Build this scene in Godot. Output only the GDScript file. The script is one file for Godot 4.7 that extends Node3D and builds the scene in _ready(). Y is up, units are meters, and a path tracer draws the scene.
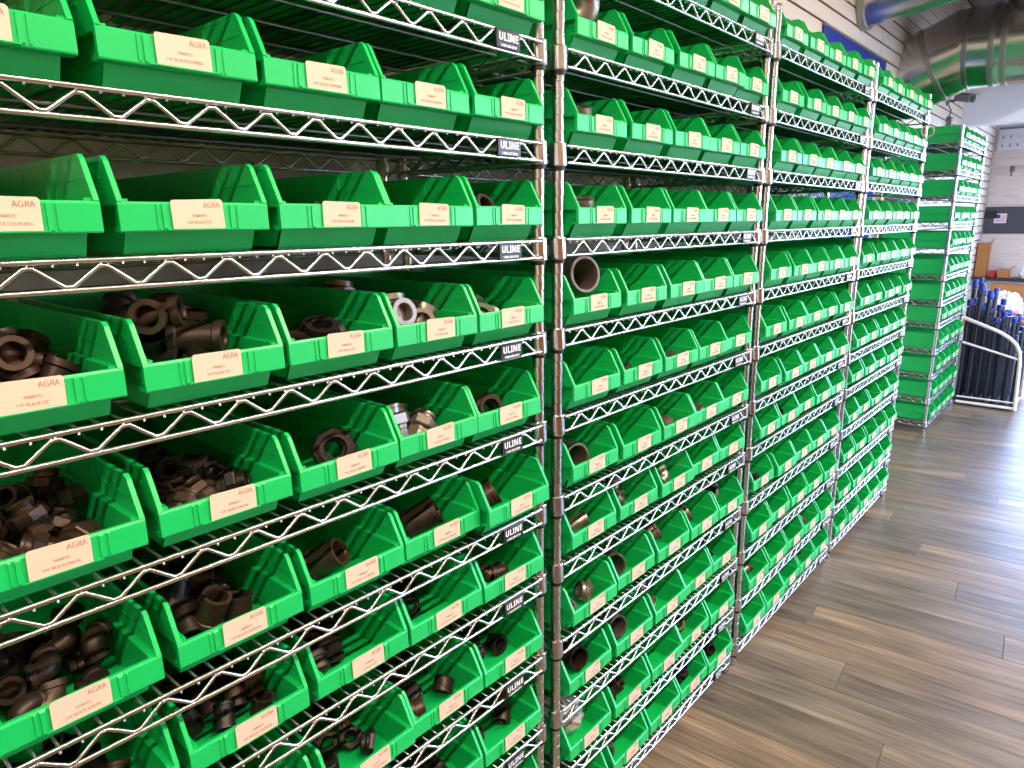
extends Node3D
# A storeroom aisle: chrome wire racks filled with green parts bins. x runs along the racks, y up, z out into the aisle.

const INCH := 0.0254
const BAY := 0.8902                       # from one rack to the next
const RACK_W := 0.838                     # between the post centres of one rack
const RACK_D := 0.40
const POST_H := 1.835
const WALL_Z := -0.5
const END_X := 8.3
# height of the lower rail wire of each shelf
const SHELF_Y := [0.0406, 0.1900, 0.3447, 0.5012, 0.6628, 0.7983, 0.9522, 1.1085, 1.2634, 1.4142, 1.5609, 1.7137]
const RAIL_H := 0.0265
const BIN_AT := [0.104, 0.271, 0.436, 0.592, 0.749]   # bin centres from the first post
const ORDINAL := ["first", "second", "third", "fourth", "fifth", "sixth", "seventh", "eighth", "ninth", "tenth", "eleventh", "twelfth"]
const NUMBER := ["one", "two", "three", "four", "five"]
const RACK_WORDS := ["fourth rack from gap", "third rack from gap", "second rack from gap", "first rack from gap", "lone rack past gap"]

var M := {}
var counts := {}
var rng := RandomNumberGenerator.new()
var kit := {}                             # shared meshes


func _ready() -> void:
	rng.seed = 20240611
	set_camera()
	set_sky_and_lights()
	make_materials()
	build_room()
	build_kit()
	var starts := [-BAY - 0.0165, -0.0165, BAY - 0.0165, 2.0 * BAY - 0.0165, 3.883]
	for u in 5:
		build_rack(u, starts[u], -0.072 if u == 4 else 0.0)
	build_ducts()
	build_wall_things()
	build_far_corner()


# ------------------------------------------------------------------ camera, sky, light
func set_camera() -> void:
	var cam := Camera3D.new()
	cam.name = "camera"
	cam.fov = 57.713
	cam.near = 0.02
	cam.far = 100.0
	var back := -Vector3(0.7348, -0.2272, -0.6391).normalized()
	var up := Vector3(0.178, 0.974, -0.141)
	var side := up.cross(back).normalized()
	cam.transform = Transform3D(Basis(side, back.cross(side).normalized(), back), Vector3(-0.977, 1.321, 0.718))
	add_child(cam)
	cam.current = true


func set_sky_and_lights() -> void:
	var e := Environment.new()
	var sky := Sky.new()
	var sm := ProceduralSkyMaterial.new()
	sm.sky_top_color = Color(0.58, 0.71, 0.97)
	sm.sky_horizon_color = Color(0.80, 0.88, 1.0)
	sm.ground_bottom_color = Color(0.40, 0.42, 0.46)
	sm.ground_horizon_color = Color(0.55, 0.6, 0.66)
	sm.sky_energy_multiplier = 1.0
	sky.sky_material = sm
	e.background_mode = Environment.BG_SKY
	e.sky = sky
	e.background_energy_multiplier = 34.0
	e.tonemap_mode = Environment.TONE_MAPPER_LINEAR
	e.tonemap_exposure = 0.6
	e.sdfgi_enabled = true
	e.ssao_enabled = true
	e.ssil_enabled = true
	var w := WorldEnvironment.new()
	w.name = "world_environment"
	w.environment = e
	add_child(w)


# ------------------------------------------------------------------ helpers
func mat(c: Color, rough := 0.6, metal := 0.0, spec := 0.5) -> StandardMaterial3D:
	var m := StandardMaterial3D.new()
	m.albedo_color = c
	m.roughness = rough
	m.metallic = metal
	m.metallic_specular = spec
	return m


func new_st() -> SurfaceTool:
	var s := SurfaceTool.new()
	s.begin(Mesh.PRIMITIVE_TRIANGLES)
	s.set_smooth_group(-1)
	return s


func done(s: SurfaceTool) -> ArrayMesh:
	s.generate_normals()
	return s.commit()


# corners counter-clockwise as seen from outside
func quad(s: SurfaceTool, a: Vector3, b: Vector3, c: Vector3, d: Vector3) -> void:
	for v in [a, c, b, a, d, c]:
		s.add_vertex(v)


func tri(s: SurfaceTool, a: Vector3, b: Vector3, c: Vector3) -> void:
	for v in [a, c, b]:
		s.add_vertex(v)


func box(s: SurfaceTool, lo: Vector3, hi: Vector3, x := Transform3D()) -> void:
	s.set_smooth_group(-1)
	var p := []
	for i in 8:
		p.append(x * Vector3(hi.x if i & 1 else lo.x, hi.y if i & 2 else lo.y, hi.z if i & 4 else lo.z))
	quad(s, p[4], p[5], p[7], p[6])
	quad(s, p[1], p[0], p[2], p[3])
	quad(s, p[5], p[1], p[3], p[7])
	quad(s, p[0], p[4], p[6], p[2])
	quad(s, p[6], p[7], p[3], p[2])
	quad(s, p[0], p[1], p[5], p[4])


# box with its long edges chamfered by c
func soft_box(s: SurfaceTool, lo: Vector3, hi: Vector3, c: float, x := Transform3D()) -> void:
	s.set_smooth_group(-1)
	var n := (lo + hi) / 2.0
	var h := (hi - lo) / 2.0
	var f := func(sx: float, sy: float, sz: float, flat: int) -> Vector3:
		var d := Vector3(h.x - c, h.y - c, h.z - c)
		d[flat] = h[flat]
		return x * (n + Vector3(sx * d.x, sy * d.y, sz * d.z))
	for ax in 3:
		var b := (ax + 1) % 3
		var g := (ax + 2) % 3
		for sg in [-1.0, 1.0]:
			var q := []
			for k in [[-1.0, -1.0], [1.0, -1.0], [1.0, 1.0], [-1.0, 1.0]]:
				var v := [0.0, 0.0, 0.0]
				v[ax] = sg
				v[b] = k[0]
				v[g] = k[1]
				q.append(f.call(v[0], v[1], v[2], ax))
			if sg > 0:
				quad(s, q[0], q[1], q[2], q[3])
			else:
				quad(s, q[3], q[2], q[1], q[0])
	# edges
	for ax in 3:
		var b := (ax + 1) % 3
		var g := (ax + 2) % 3
		for sb in [-1.0, 1.0]:
			for sgn in [-1.0, 1.0]:
				var va := [0.0, 0.0, 0.0]
				va[b] = sb
				va[g] = sgn
				var vb := va.duplicate()
				va[ax] = -1.0
				vb[ax] = 1.0
				var p0: Vector3 = f.call(va[0], va[1], va[2], b)
				var p1: Vector3 = f.call(vb[0], vb[1], vb[2], b)
				var p2: Vector3 = f.call(vb[0], vb[1], vb[2], g)
				var p3: Vector3 = f.call(va[0], va[1], va[2], g)
				if sb * sgn > 0:
					quad(s, p0, p1, p2, p3)
				else:
					quad(s, p3, p2, p1, p0)
	for sx in [-1.0, 1.0]:
		for sy in [-1.0, 1.0]:
			for sz in [-1.0, 1.0]:
				var a: Vector3 = f.call(sx, sy, sz, 0)
				var b: Vector3 = f.call(sx, sy, sz, 1)
				var g: Vector3 = f.call(sx, sy, sz, 2)
				if sx * sy * sz > 0:
					tri(s, a, b, g)
				else:
					tri(s, a, g, b)


# a (z, y) outline, counter-clockwise seen from +x with z to the left, drawn out along x
func extrude_x(s: SurfaceTool, outline: Array, x0: float, x1: float, t := Transform3D()) -> void:
	s.set_smooth_group(-1)
	var pts := PackedVector2Array()
	for q in outline:
		pts.append(q)
	if Geometry2D.is_polygon_clockwise(pts):
		pts.reverse()
	var n := pts.size()
	for i in n:
		var a := pts[i]
		var b := pts[(i + 1) % n]
		quad(s, t * Vector3(x0, a.y, a.x), t * Vector3(x0, b.y, b.x), t * Vector3(x1, b.y, b.x), t * Vector3(x1, a.y, a.x))
	var idx := Geometry2D.triangulate_polygon(pts)
	for k in range(0, idx.size(), 3):
		var a := pts[idx[k]]
		var b := pts[idx[k + 1]]
		var c := pts[idx[k + 2]]
		if (b - a).cross(c - a) < 0:
			var w := b
			b = c
			c = w
		tri(s, t * Vector3(x0, a.y, a.x), t * Vector3(x0, c.y, c.x), t * Vector3(x0, b.y, b.x))
		tri(s, t * Vector3(x1, a.y, a.x), t * Vector3(x1, b.y, b.x), t * Vector3(x1, c.y, c.x))


# rings of radius p.x at height p.y, turned about y; each stretch has its own smooth group
func lathe(s: SurfaceTool, profile: Array, n: int, x := Transform3D(), flat := false, closed := false) -> void:
	var m := profile.size()
	for i in (m if closed else m - 1):
		var p: Vector2 = profile[i]
		var q: Vector2 = profile[(i + 1) % m]
		kit.group = kit.get("group", 0) + 1
		s.set_smooth_group(-1 if flat else int(kit.group) % 30000 + 1)
		for k in n:
			var a := TAU * k / n
			var b := TAU * ((k + 1) % n) / n
			var p0 := x * Vector3(p.x * cos(a), p.y, p.x * sin(a))
			var p1 := x * Vector3(p.x * cos(b), p.y, p.x * sin(b))
			var q0 := x * Vector3(q.x * cos(a), q.y, q.x * sin(a))
			var q1 := x * Vector3(q.x * cos(b), q.y, q.x * sin(b))
			if p.x < 1e-6:
				tri(s, p0, q0, q1)
			elif q.x < 1e-6:
				tri(s, p0, q0, p1)
			else:
				quad(s, p0, q0, q1, p1)


func tube(s: SurfaceTool, pts: Array, r: float, n := 6, capped := true) -> void:
	kit.group = kit.get("group", 0) + 1
	s.set_smooth_group(int(kit.group) % 30000 + 1)
	var rings := []
	var ref := Vector3.UP
	var d0: Vector3 = (pts[1] - pts[0]).normalized()
	if absf(d0.dot(ref)) > 0.9:
		ref = Vector3.RIGHT
	for i in pts.size():
		var d: Vector3
		if i == 0:
			d = (pts[1] - pts[0]).normalized()
		elif i == pts.size() - 1:
			d = (pts[i] - pts[i - 1]).normalized()
		else:
			d = ((pts[i] - pts[i - 1]).normalized() + (pts[i + 1] - pts[i]).normalized()).normalized()
		var u := (ref - d * ref.dot(d)).normalized()
		ref = u
		var v := d.cross(u)
		var ring := []
		var stretch := 1.0
		if i > 0 and i < pts.size() - 1:
			stretch = 1.0 / maxf(0.5, d.dot((pts[i] - pts[i - 1]).normalized()))
		for k in n:
			var a := TAU * k / n
			ring.append(pts[i] + (u * cos(a) + v * sin(a)) * r * (1.0 if stretch < 1.02 else minf(stretch, 1.3)))
		rings.append(ring)
	for i in pts.size() - 1:
		for k in n:
			var k2 := (k + 1) % n
			quad(s, rings[i][k], rings[i][k2], rings[i + 1][k2], rings[i + 1][k])
	if capped:
		s.set_smooth_group(-1)
		var e: int = pts.size() - 1
		for k in n:
			tri(s, pts[0], rings[0][(k + 1) % n], rings[0][k])
			tri(s, pts[e], rings[e][k], rings[e][(k + 1) % n])


func named(base: String) -> String:
	counts[base] = counts.get(base, -1) + 1
	return base if counts[base] == 0 else "%s_%03d" % [base, counts[base]]


func thing(base: String, label: String, category: String, at := Transform3D(), group := "") -> Node3D:
	var o := Node3D.new()
	o.name = named(base)
	add_child(o)
	o.transform = at
	tag(o, label, category, group)
	return o


func tag(o: Node3D, label: String, category: String, group := "") -> Node3D:
	o.set_meta("label", label)
	o.set_meta("category", category)
	if group:
		o.set_meta("group", group)
	return o


func part(parent: Node3D, called: String, mesh: Mesh, m: Material, at := Transform3D(), label := "") -> MeshInstance3D:
	var o := MeshInstance3D.new()
	o.name = called
	o.mesh = mesh
	o.material_override = m
	o.transform = at
	parent.add_child(o, true)
	if label:
		o.set_meta("label", label)
	return o


func one(base: String, mesh: Mesh, m: Material, at: Transform3D, label: String, category: String, group := "") -> MeshInstance3D:
	var o := part(self, named(base), mesh, m, at)
	tag(o, label, category, group)
	return o


func structure(called: String, mesh: Mesh, m: Material, label := "", at := Transform3D()) -> MeshInstance3D:
	var o := part(self, called, mesh, m, at, label)
	o.set_meta("kind", "structure")
	return o


func box_mesh(lo: Vector3, hi: Vector3) -> ArrayMesh:
	var s := new_st()
	box(s, lo, hi)
	return done(s)


func soft_mesh(lo: Vector3, hi: Vector3, c: float) -> ArrayMesh:
	var s := new_st()
	soft_box(s, lo, hi, c)
	return done(s)


func at(x: float, y: float, z: float) -> Transform3D:
	return Transform3D(Basis(), Vector3(x, y, z))


func letters(s: SurfaceTool, text: String, height: float, x: Transform3D, weight := 400) -> void:
	var t := TextMesh.new()
	var f := SystemFont.new()
	f.font_names = PackedStringArray(["Droid Sans"])
	f.font_weight = weight
	t.font = f
	t.text = text
	t.font_size = 32
	t.pixel_size = height / 23.0
	t.depth = 0.0004
	t.curve_step = 4.0
	s.append_from(t, 0, x)


# ------------------------------------------------------------------ materials
func noise_picture(w: int, h: int, fx: float, fy: float, seed_value: int, dark: Color, light: Color, streaks := 0.0) -> ImageTexture:
	var n := FastNoiseLite.new()
	n.seed = seed_value
	n.noise_type = FastNoiseLite.TYPE_SIMPLEX_SMOOTH
	n.frequency = 1.0
	n.fractal_octaves = 4
	var im := Image.create(w, h, false, Image.FORMAT_RGB8)
	for y in h:
		for x in w:
			var v := 0.5 + 0.5 * n.get_noise_2d(fx * x / w, fy * y / h)
			if streaks > 0.0:
				v = lerpf(v, 0.5 + 0.5 * n.get_noise_2d(40.0 + fx * 7.0 * x / w, 9.0 + fy * 1.6 * y / h), streaks)
			im.set_pixel(x, y, dark.lerp(light, clampf((v - 0.2) / 0.6, 0.0, 1.0)))
	return ImageTexture.create_from_image(im)


func make_materials() -> void:
	M.green = mat(Color(0.05, 0.70, 0.34), 0.36)
	M.green_lip = M.green
	M.card = mat(Color(0.85, 0.72, 0.63), 0.7)
	M.card_ink = mat(Color(0.55, 0.40, 0.36), 0.8)
	M.chrome = mat(Color(0.80, 0.79, 0.78), 0.2, 1.0)
	M.wire = mat(Color(0.83, 0.82, 0.81), 0.24, 1.0)
	M.deck = mat(Color(0.62, 0.62, 0.62), 0.35, 1.0)
	M.badge = mat(Color(0.03, 0.03, 0.035), 0.35)
	M.badge_ink = mat(Color(0.93, 0.93, 0.93), 0.5)
	M.iron = []
	for c in [Color(0.23, 0.175, 0.15), Color(0.29, 0.215, 0.175), Color(0.18, 0.15, 0.14)]:
		M.iron.append(mat(c, 0.42, 0.55))
	M.steel = [mat(Color(0.60, 0.56, 0.52), 0.35, 0.8), mat(Color(0.50, 0.44, 0.40), 0.4, 0.7)]
	M.slat = mat(Color(0.86, 0.80, 0.745), 0.5)
	M.fibreboard = mat(Color(0.36, 0.23, 0.14), 0.9)
	M.paint = mat(Color(0.93, 0.93, 0.96), 0.8)
	M.ceiling = mat(Color(0.55, 0.54, 0.53), 0.85)
	M.duct = mat(Color(0.80, 0.79, 0.77), 0.2, 1.0)
	M.duct_dull = mat(Color(0.68, 0.67, 0.65), 0.4, 1.0)
	M.brown_panel = mat(Color(0.55, 0.36, 0.20), 0.6)
	M.white_tube = mat(Color(0.90, 0.88, 0.86), 0.35)
	M.navy = mat(Color(0.045, 0.05, 0.11), 0.4)
	M.blue_cap = mat(Color(0.05, 0.15, 0.50), 0.35)
	M.blue_board = mat(Color(0.05, 0.16, 0.52), 0.45)
	M.grey_metal = mat(Color(0.5, 0.5, 0.52), 0.4, 0.6)
	M.dark = mat(Color(0.05, 0.05, 0.06), 0.5)
	M.cardboard = mat(Color(0.66, 0.44, 0.24), 0.85)
	M.red = mat(Color(0.70, 0.10, 0.12), 0.5)
	M.pink = mat(Color(0.85, 0.45, 0.45), 0.5)
	M.white_plastic = mat(Color(0.92, 0.92, 0.95), 0.35)
	M.orange = mat(Color(0.85, 0.33, 0.10), 0.5)
	M.lamp_glow = mat(Color(0.95, 0.95, 0.95), 0.6)
	M.lamp_glow.emission_enabled = true
	M.lamp_glow.emission = Color(1.0, 0.93, 0.84)
	M.lamp_glow.emission_energy_multiplier = 2.0
	M.glass = mat(Color(0.95, 0.98, 1.0, 0.06), 0.02)
	M.glass.transparency = BaseMaterial3D.TRANSPARENCY_ALPHA
	M.bag = mat(Color(0.95, 0.95, 0.95, 0.35), 0.2)
	M.bag.transparency = BaseMaterial3D.TRANSPARENCY_ALPHA
	# floor planks: grey-brown vinyl, grain along the plank
	M.planks = []
	var grains := []
	for i in 2:
		grains.append(noise_picture(384, 512, 5.0, 3.0, 7 + 12 * i, Color(0.29, 0.25, 0.215), Color(0.60, 0.53, 0.455), 0.5))
	var tints := [Color(1, 1, 1), Color(0.92, 0.92, 0.93), Color(1.06, 1.02, 0.97), Color(0.96, 0.97, 0.98), Color(1.02, 0.98, 0.93), Color(0.9, 0.91, 0.9)]
	for i in 12:
		var m := mat(tints[i % 6], 0.34)
		m.albedo_texture = grains[i % 2]
		m.uv1_triplanar = true
		m.uv1_scale = Vector3(2.2, 0.62, 0.62)
		m.uv1_offset = Vector3(0.2 + 0.05 * i, 0.0, 0.5 + 0.1 * sin(i * 2.1))
		M.planks.append(m)


# ------------------------------------------------------------------ the room
func build_room() -> void:
	var sub := structure("floor", box_mesh(Vector3(-3.4, -0.12, -0.7), Vector3(END_X + 0.2, -0.006, 3.6)), mat(Color(0.30, 0.25, 0.21), 0.5), "grey-brown wood-look plank floor")
	# planks lie across the aisle, turned a little
	var turn := Basis(Vector3.UP, deg_to_rad(4.0))
	var wid := 0.152
	var lng := 1.22
	var meshes := []
	for i in 3:
		meshes.append(soft_mesh(Vector3(-wid / 2 + 0.0008, -0.006, -lng / 2 + 0.0008), Vector3(wid / 2 - 0.0008, 0.0, lng / 2 - 0.0008), 0.0007))
	var n := 0
	for c in range(-3, 57):
		var shift: float = fposmod(c * 0.437 + 0.1, 1.0) * lng
		for k in range(-1, 2):
			var p := Vector3(0.73 + (c - 4) * wid, 0, k * lng + shift)
			var w := turn * (p - Vector3(0.81, 0, 0.457)) + Vector3(0.81, 0, 0.457)
			if w.x < -0.6 or w.x > END_X - 0.1 or w.z < -1.1 or w.z > 2.0:
				continue
			n += 1
			part(sub, "plank", meshes[n % 3], M.planks[(n * 7 + c) % 12], Transform3D(turn, w))
	structure("ceiling", box_mesh(Vector3(-3.4, 3.0, -0.7), Vector3(END_X + 0.2, 3.12, 3.6)), M.ceiling, "white ceiling")
	# wall behind the racks: slat panels on brown fibreboard
	var wn := structure("wall_back", box_mesh(Vector3(-3.4, 0, WALL_Z - 0.14), Vector3(END_X + 0.2, 3.0, WALL_Z - 0.010)), M.fibreboard, "cream slatted display wall with brown grooves")
	var seams := [-3.3, -1.22, 1.22, 3.66, 6.10, END_X]
	for k in 5:
		var len: float = seams[k + 1] - seams[k] - 0.004
		var sm := soft_mesh(Vector3(-len / 2, -0.033, -0.010), Vector3(len / 2, 0.033, 0.0), 0.002)
		for r in 39:
			part(wn, "slat", sm, M.slat, at((seams[k] + seams[k + 1]) / 2, 0.0762 * r + 0.043, WALL_Z))
	# end wall with slats, and a wide shop window farther along
	var s := new_st()
	box(s, Vector3(END_X, 0, -0.6), Vector3(END_X + 0.14, 3.0, -0.04))
	box(s, Vector3(END_X, 2.62, -0.04), Vector3(END_X + 0.14, 3.0, 3.0))
	box(s, Vector3(END_X, 0, -0.04), Vector3(END_X + 0.14, 0.12, 3.0))
	box(s, Vector3(END_X, 0, 3.0), Vector3(END_X + 0.14, 3.0, 3.6))
	var we := structure("wall_end", done(s), M.paint, "white end wall with slatted lower part")
	var em := soft_mesh(Vector3(-0.012, -0.033, -0.225), Vector3(0.0, 0.033, 0.225), 0.002)
	for r in 29:
		part(we, "slat", em, M.slat, at(END_X, 0.0762 * r + 0.043, -0.272))
	s = new_st()
	box(s, Vector3(-3.4, 0, 3.4), Vector3(2.0, 3.0, 3.55))
	box(s, Vector3(2.0, 0, 3.4), Vector3(6.1, 0.12, 3.55))
	box(s, Vector3(2.0, 2.62, 3.4), Vector3(6.1, 3.0, 3.55))
	box(s, Vector3(6.1, 0, 3.4), Vector3(END_X + 0.2, 3.0, 3.55))
	structure("wall_front", done(s), M.slat, "cream wall across the aisle")
	structure("trim_2", box_mesh(Vector3(-3.2, 0.0, 3.37), Vector3(1.95, 1.9, 3.4)), M.brown_panel, "brown wood panelling across the aisle")
	structure("wall_near", box_mesh(Vector3(-3.4, 0, -0.6), Vector3(-3.25, 3.0, 3.5)), M.slat, "cream wall")
	structure("trim_1", box_mesh(Vector3(6.3, 2.075, WALL_Z), Vector3(6.46, 3.0, 3.4)), M.paint, "white bulkhead above the opening")
	# window
	var wnd := Node3D.new()
	wnd.name = "window_1"
	add_child(wnd)
	wnd.set_meta("kind", "structure")
	s = new_st()
	for z in [-0.015, 0.98, 1.98, 2.98]:
		box(s, Vector3(END_X + 0.03, 0.12, z - 0.03), Vector3(END_X + 0.09, 2.62, z + 0.03))
	for y in [0.15, 2.59]:
		box(s, Vector3(END_X + 0.03, y - 0.03, -0.04), Vector3(END_X + 0.09, y + 0.03, 2.98))
	part(wnd, "window_frame", done(s), M.grey_metal)
	for z in [-0.015, 0.98, 1.98]:
		part(wnd, "pane", box_mesh(Vector3(END_X + 0.058, 0.16, z + 0.02), Vector3(END_X + 0.062, 2.58, z + 0.98)), M.glass)
	wnd = Node3D.new()
	wnd.name = "window_2"
	add_child(wnd)
	wnd.set_meta("kind", "structure")
	s = new_st()
	for x in [2.03, 3.05, 4.05, 5.05, 6.07]:
		box(s, Vector3(x - 0.03, 0.12, 3.44), Vector3(x + 0.03, 2.62, 3.50))
	for y in [0.15, 2.59]:
		box(s, Vector3(2.0, y - 0.03, 3.44), Vector3(6.1, y + 0.03, 3.50))
	part(wnd, "window_frame", done(s), M.grey_metal)
	for x in [2.03, 3.05, 4.05, 5.05]:
		part(wnd, "pane", box_mesh(Vector3(x + 0.02, 0.16, 3.468), Vector3(x + 1.0, 2.58, 3.472)), M.glass)
	# ceiling strip lights over the aisle
	for k in 5:
		var x := -2.3 + 1.55 * k + (0.6 if k == 4 else 0.0)
		var l := thing("ceiling_light", "long white strip light on the ceiling above the aisle", "ceiling light", at(x, 2.93, 1.5), "strip lights above the aisle")
		part(l, "housing", soft_mesh(Vector3(-0.62, 0.0, -0.07), Vector3(0.62, 0.07, 0.07), 0.006), M.white_tube)
		part(l, "tube", soft_mesh(Vector3(-0.60, -0.03, -0.035), Vector3(0.60, 0.0, 0.035), 0.01), M.lamp_glow)
		var a := AreaLight3D.new()
		a.name = "strip_glow"
		a.area_size = Vector2(1.2, 0.07)
		a.light_color = Color(0.93, 0.96, 1.0) if k == 4 else Color(1.0, 0.93, 0.83)
		a.light_energy = [10.5, 11.5, 11.5, 8.0, 11.0][k]
		a.area_range = 20.0
		a.area_attenuation = 2.0
		a.shadow_enabled = true
		a.transform = Transform3D(Basis(Vector3.RIGHT, -PI / 2), Vector3(0, -0.04, 0))
		l.add_child(a)


# ------------------------------------------------------------------ shared meshes of racks, bins and fittings
func build_kit() -> void:
	# post: grooved every inch
	var s := new_st()
	var r := 0.0098
	var prof := [Vector2(0, 0.0), Vector2(0.009, 0.0), Vector2(0.011, 0.004), Vector2(0.011, 0.012), Vector2(0.005, 0.014), Vector2(0.005, 0.026), Vector2(r, 0.027)]
	var y := 0.04
	while y < POST_H - 0.01:
		prof.append_array([Vector2(r, y - 0.0014), Vector2(r - 0.0011, y - 0.0008), Vector2(r - 0.0011, y + 0.0008), Vector2(r, y + 0.0014)])
		y += INCH
	prof.append_array([Vector2(r, POST_H - 0.006), Vector2(r - 0.002, POST_H - 0.001), Vector2(0, POST_H)])
	lathe(s, prof, 14)
	kit.post = done(s)
	# collar: a tapered sleeve round the post
	s = new_st()
	lathe(s, [Vector2(0.0102, -0.006), Vector2(0.0136, -0.006), Vector2(0.0148, -0.004), Vector2(0.0140, 0.0300), Vector2(0.0132, 0.0318), Vector2(0.0102, 0.0318)], 16)
	kit.collar = done(s)
	s = new_st()
	lathe(s, [Vector2(0.0100, -0.0125), Vector2(0.0118, -0.0125), Vector2(0.0122, -0.006), Vector2(0.0100, -0.006)], 14)
	kit.sleeve = done(s)
	# shelf rim
	var w := RACK_W
	var d := RACK_D
	s = new_st()
	for h in [0.0, RAIL_H]:
		tube(s, [Vector3(0.008, h, 0), Vector3(w - 0.008, h, 0)], 0.0030, 6)
		tube(s, [Vector3(0.008, h, -d), Vector3(w - 0.008, h, -d)], 0.0030, 6)
		tube(s, [Vector3(0.0, h, -0.018), Vector3(0.0, h, -d + 0.006)], 0.0030, 6)
		tube(s, [Vector3(w, h, -0.018), Vector3(w, h, -d + 0.006)], 0.0030, 6)
	kit.rim = done(s)
	kit.zig = zigzag(w - 0.05, 0.0587)
	kit.zig_side = zigzag(d - 0.06, 0.0587)
	s = new_st()
	var nw := 42
	for i in nw:
		var x := 0.018 + (w - 0.036) * i / (nw - 1.0)
		tube(s, [Vector3(x, RAIL_H + 0.0016, -d - 0.001), Vector3(x, RAIL_H + 0.0016, -0.0008), Vector3(x, RAIL_H - 0.0045, 0.0022)], 0.0015, 5)
	for z in [-0.10, -0.20, -0.30]:
		tube(s, [Vector3(0.0, RAIL_H - 0.003, z), Vector3(w, RAIL_H - 0.003, z)], 0.0028, 6)
	kit.deck = done(s)
	kit.badge = soft_mesh(Vector3(-0.026, -0.0128, -0.002), Vector3(0.026, 0.0128, 0.002), 0.0012)
	s = new_st()
	letters(s, "ULINE", 0.0105, at(0, 0.0030, 0.0021), 800)
	letters(s, "1-800-295-5510", 0.0036, at(0, -0.0085, 0.0021), 700)
	kit.badge_text = s.commit()
	build_bin_kit()
	build_fitting_kit()


func zigzag(len: float, period: float) -> ArrayMesh:
	var s := new_st()
	var pts := []
	var n := int(round(len / period))
	var step := len / n
	var lo := 0.0038
	var hi := RAIL_H - 0.0052
	for i in n:
		var x := step * i
		for q in [[0.0, lo], [0.06, lo], [0.44, hi], [0.56, hi], [0.94, lo]]:
			pts.append(Vector3(x + q[0] * step, q[1], 0))
	pts.append(Vector3(len, lo, 0))
	tube(s, pts, 0.0023, 6)
	return done(s)


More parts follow.
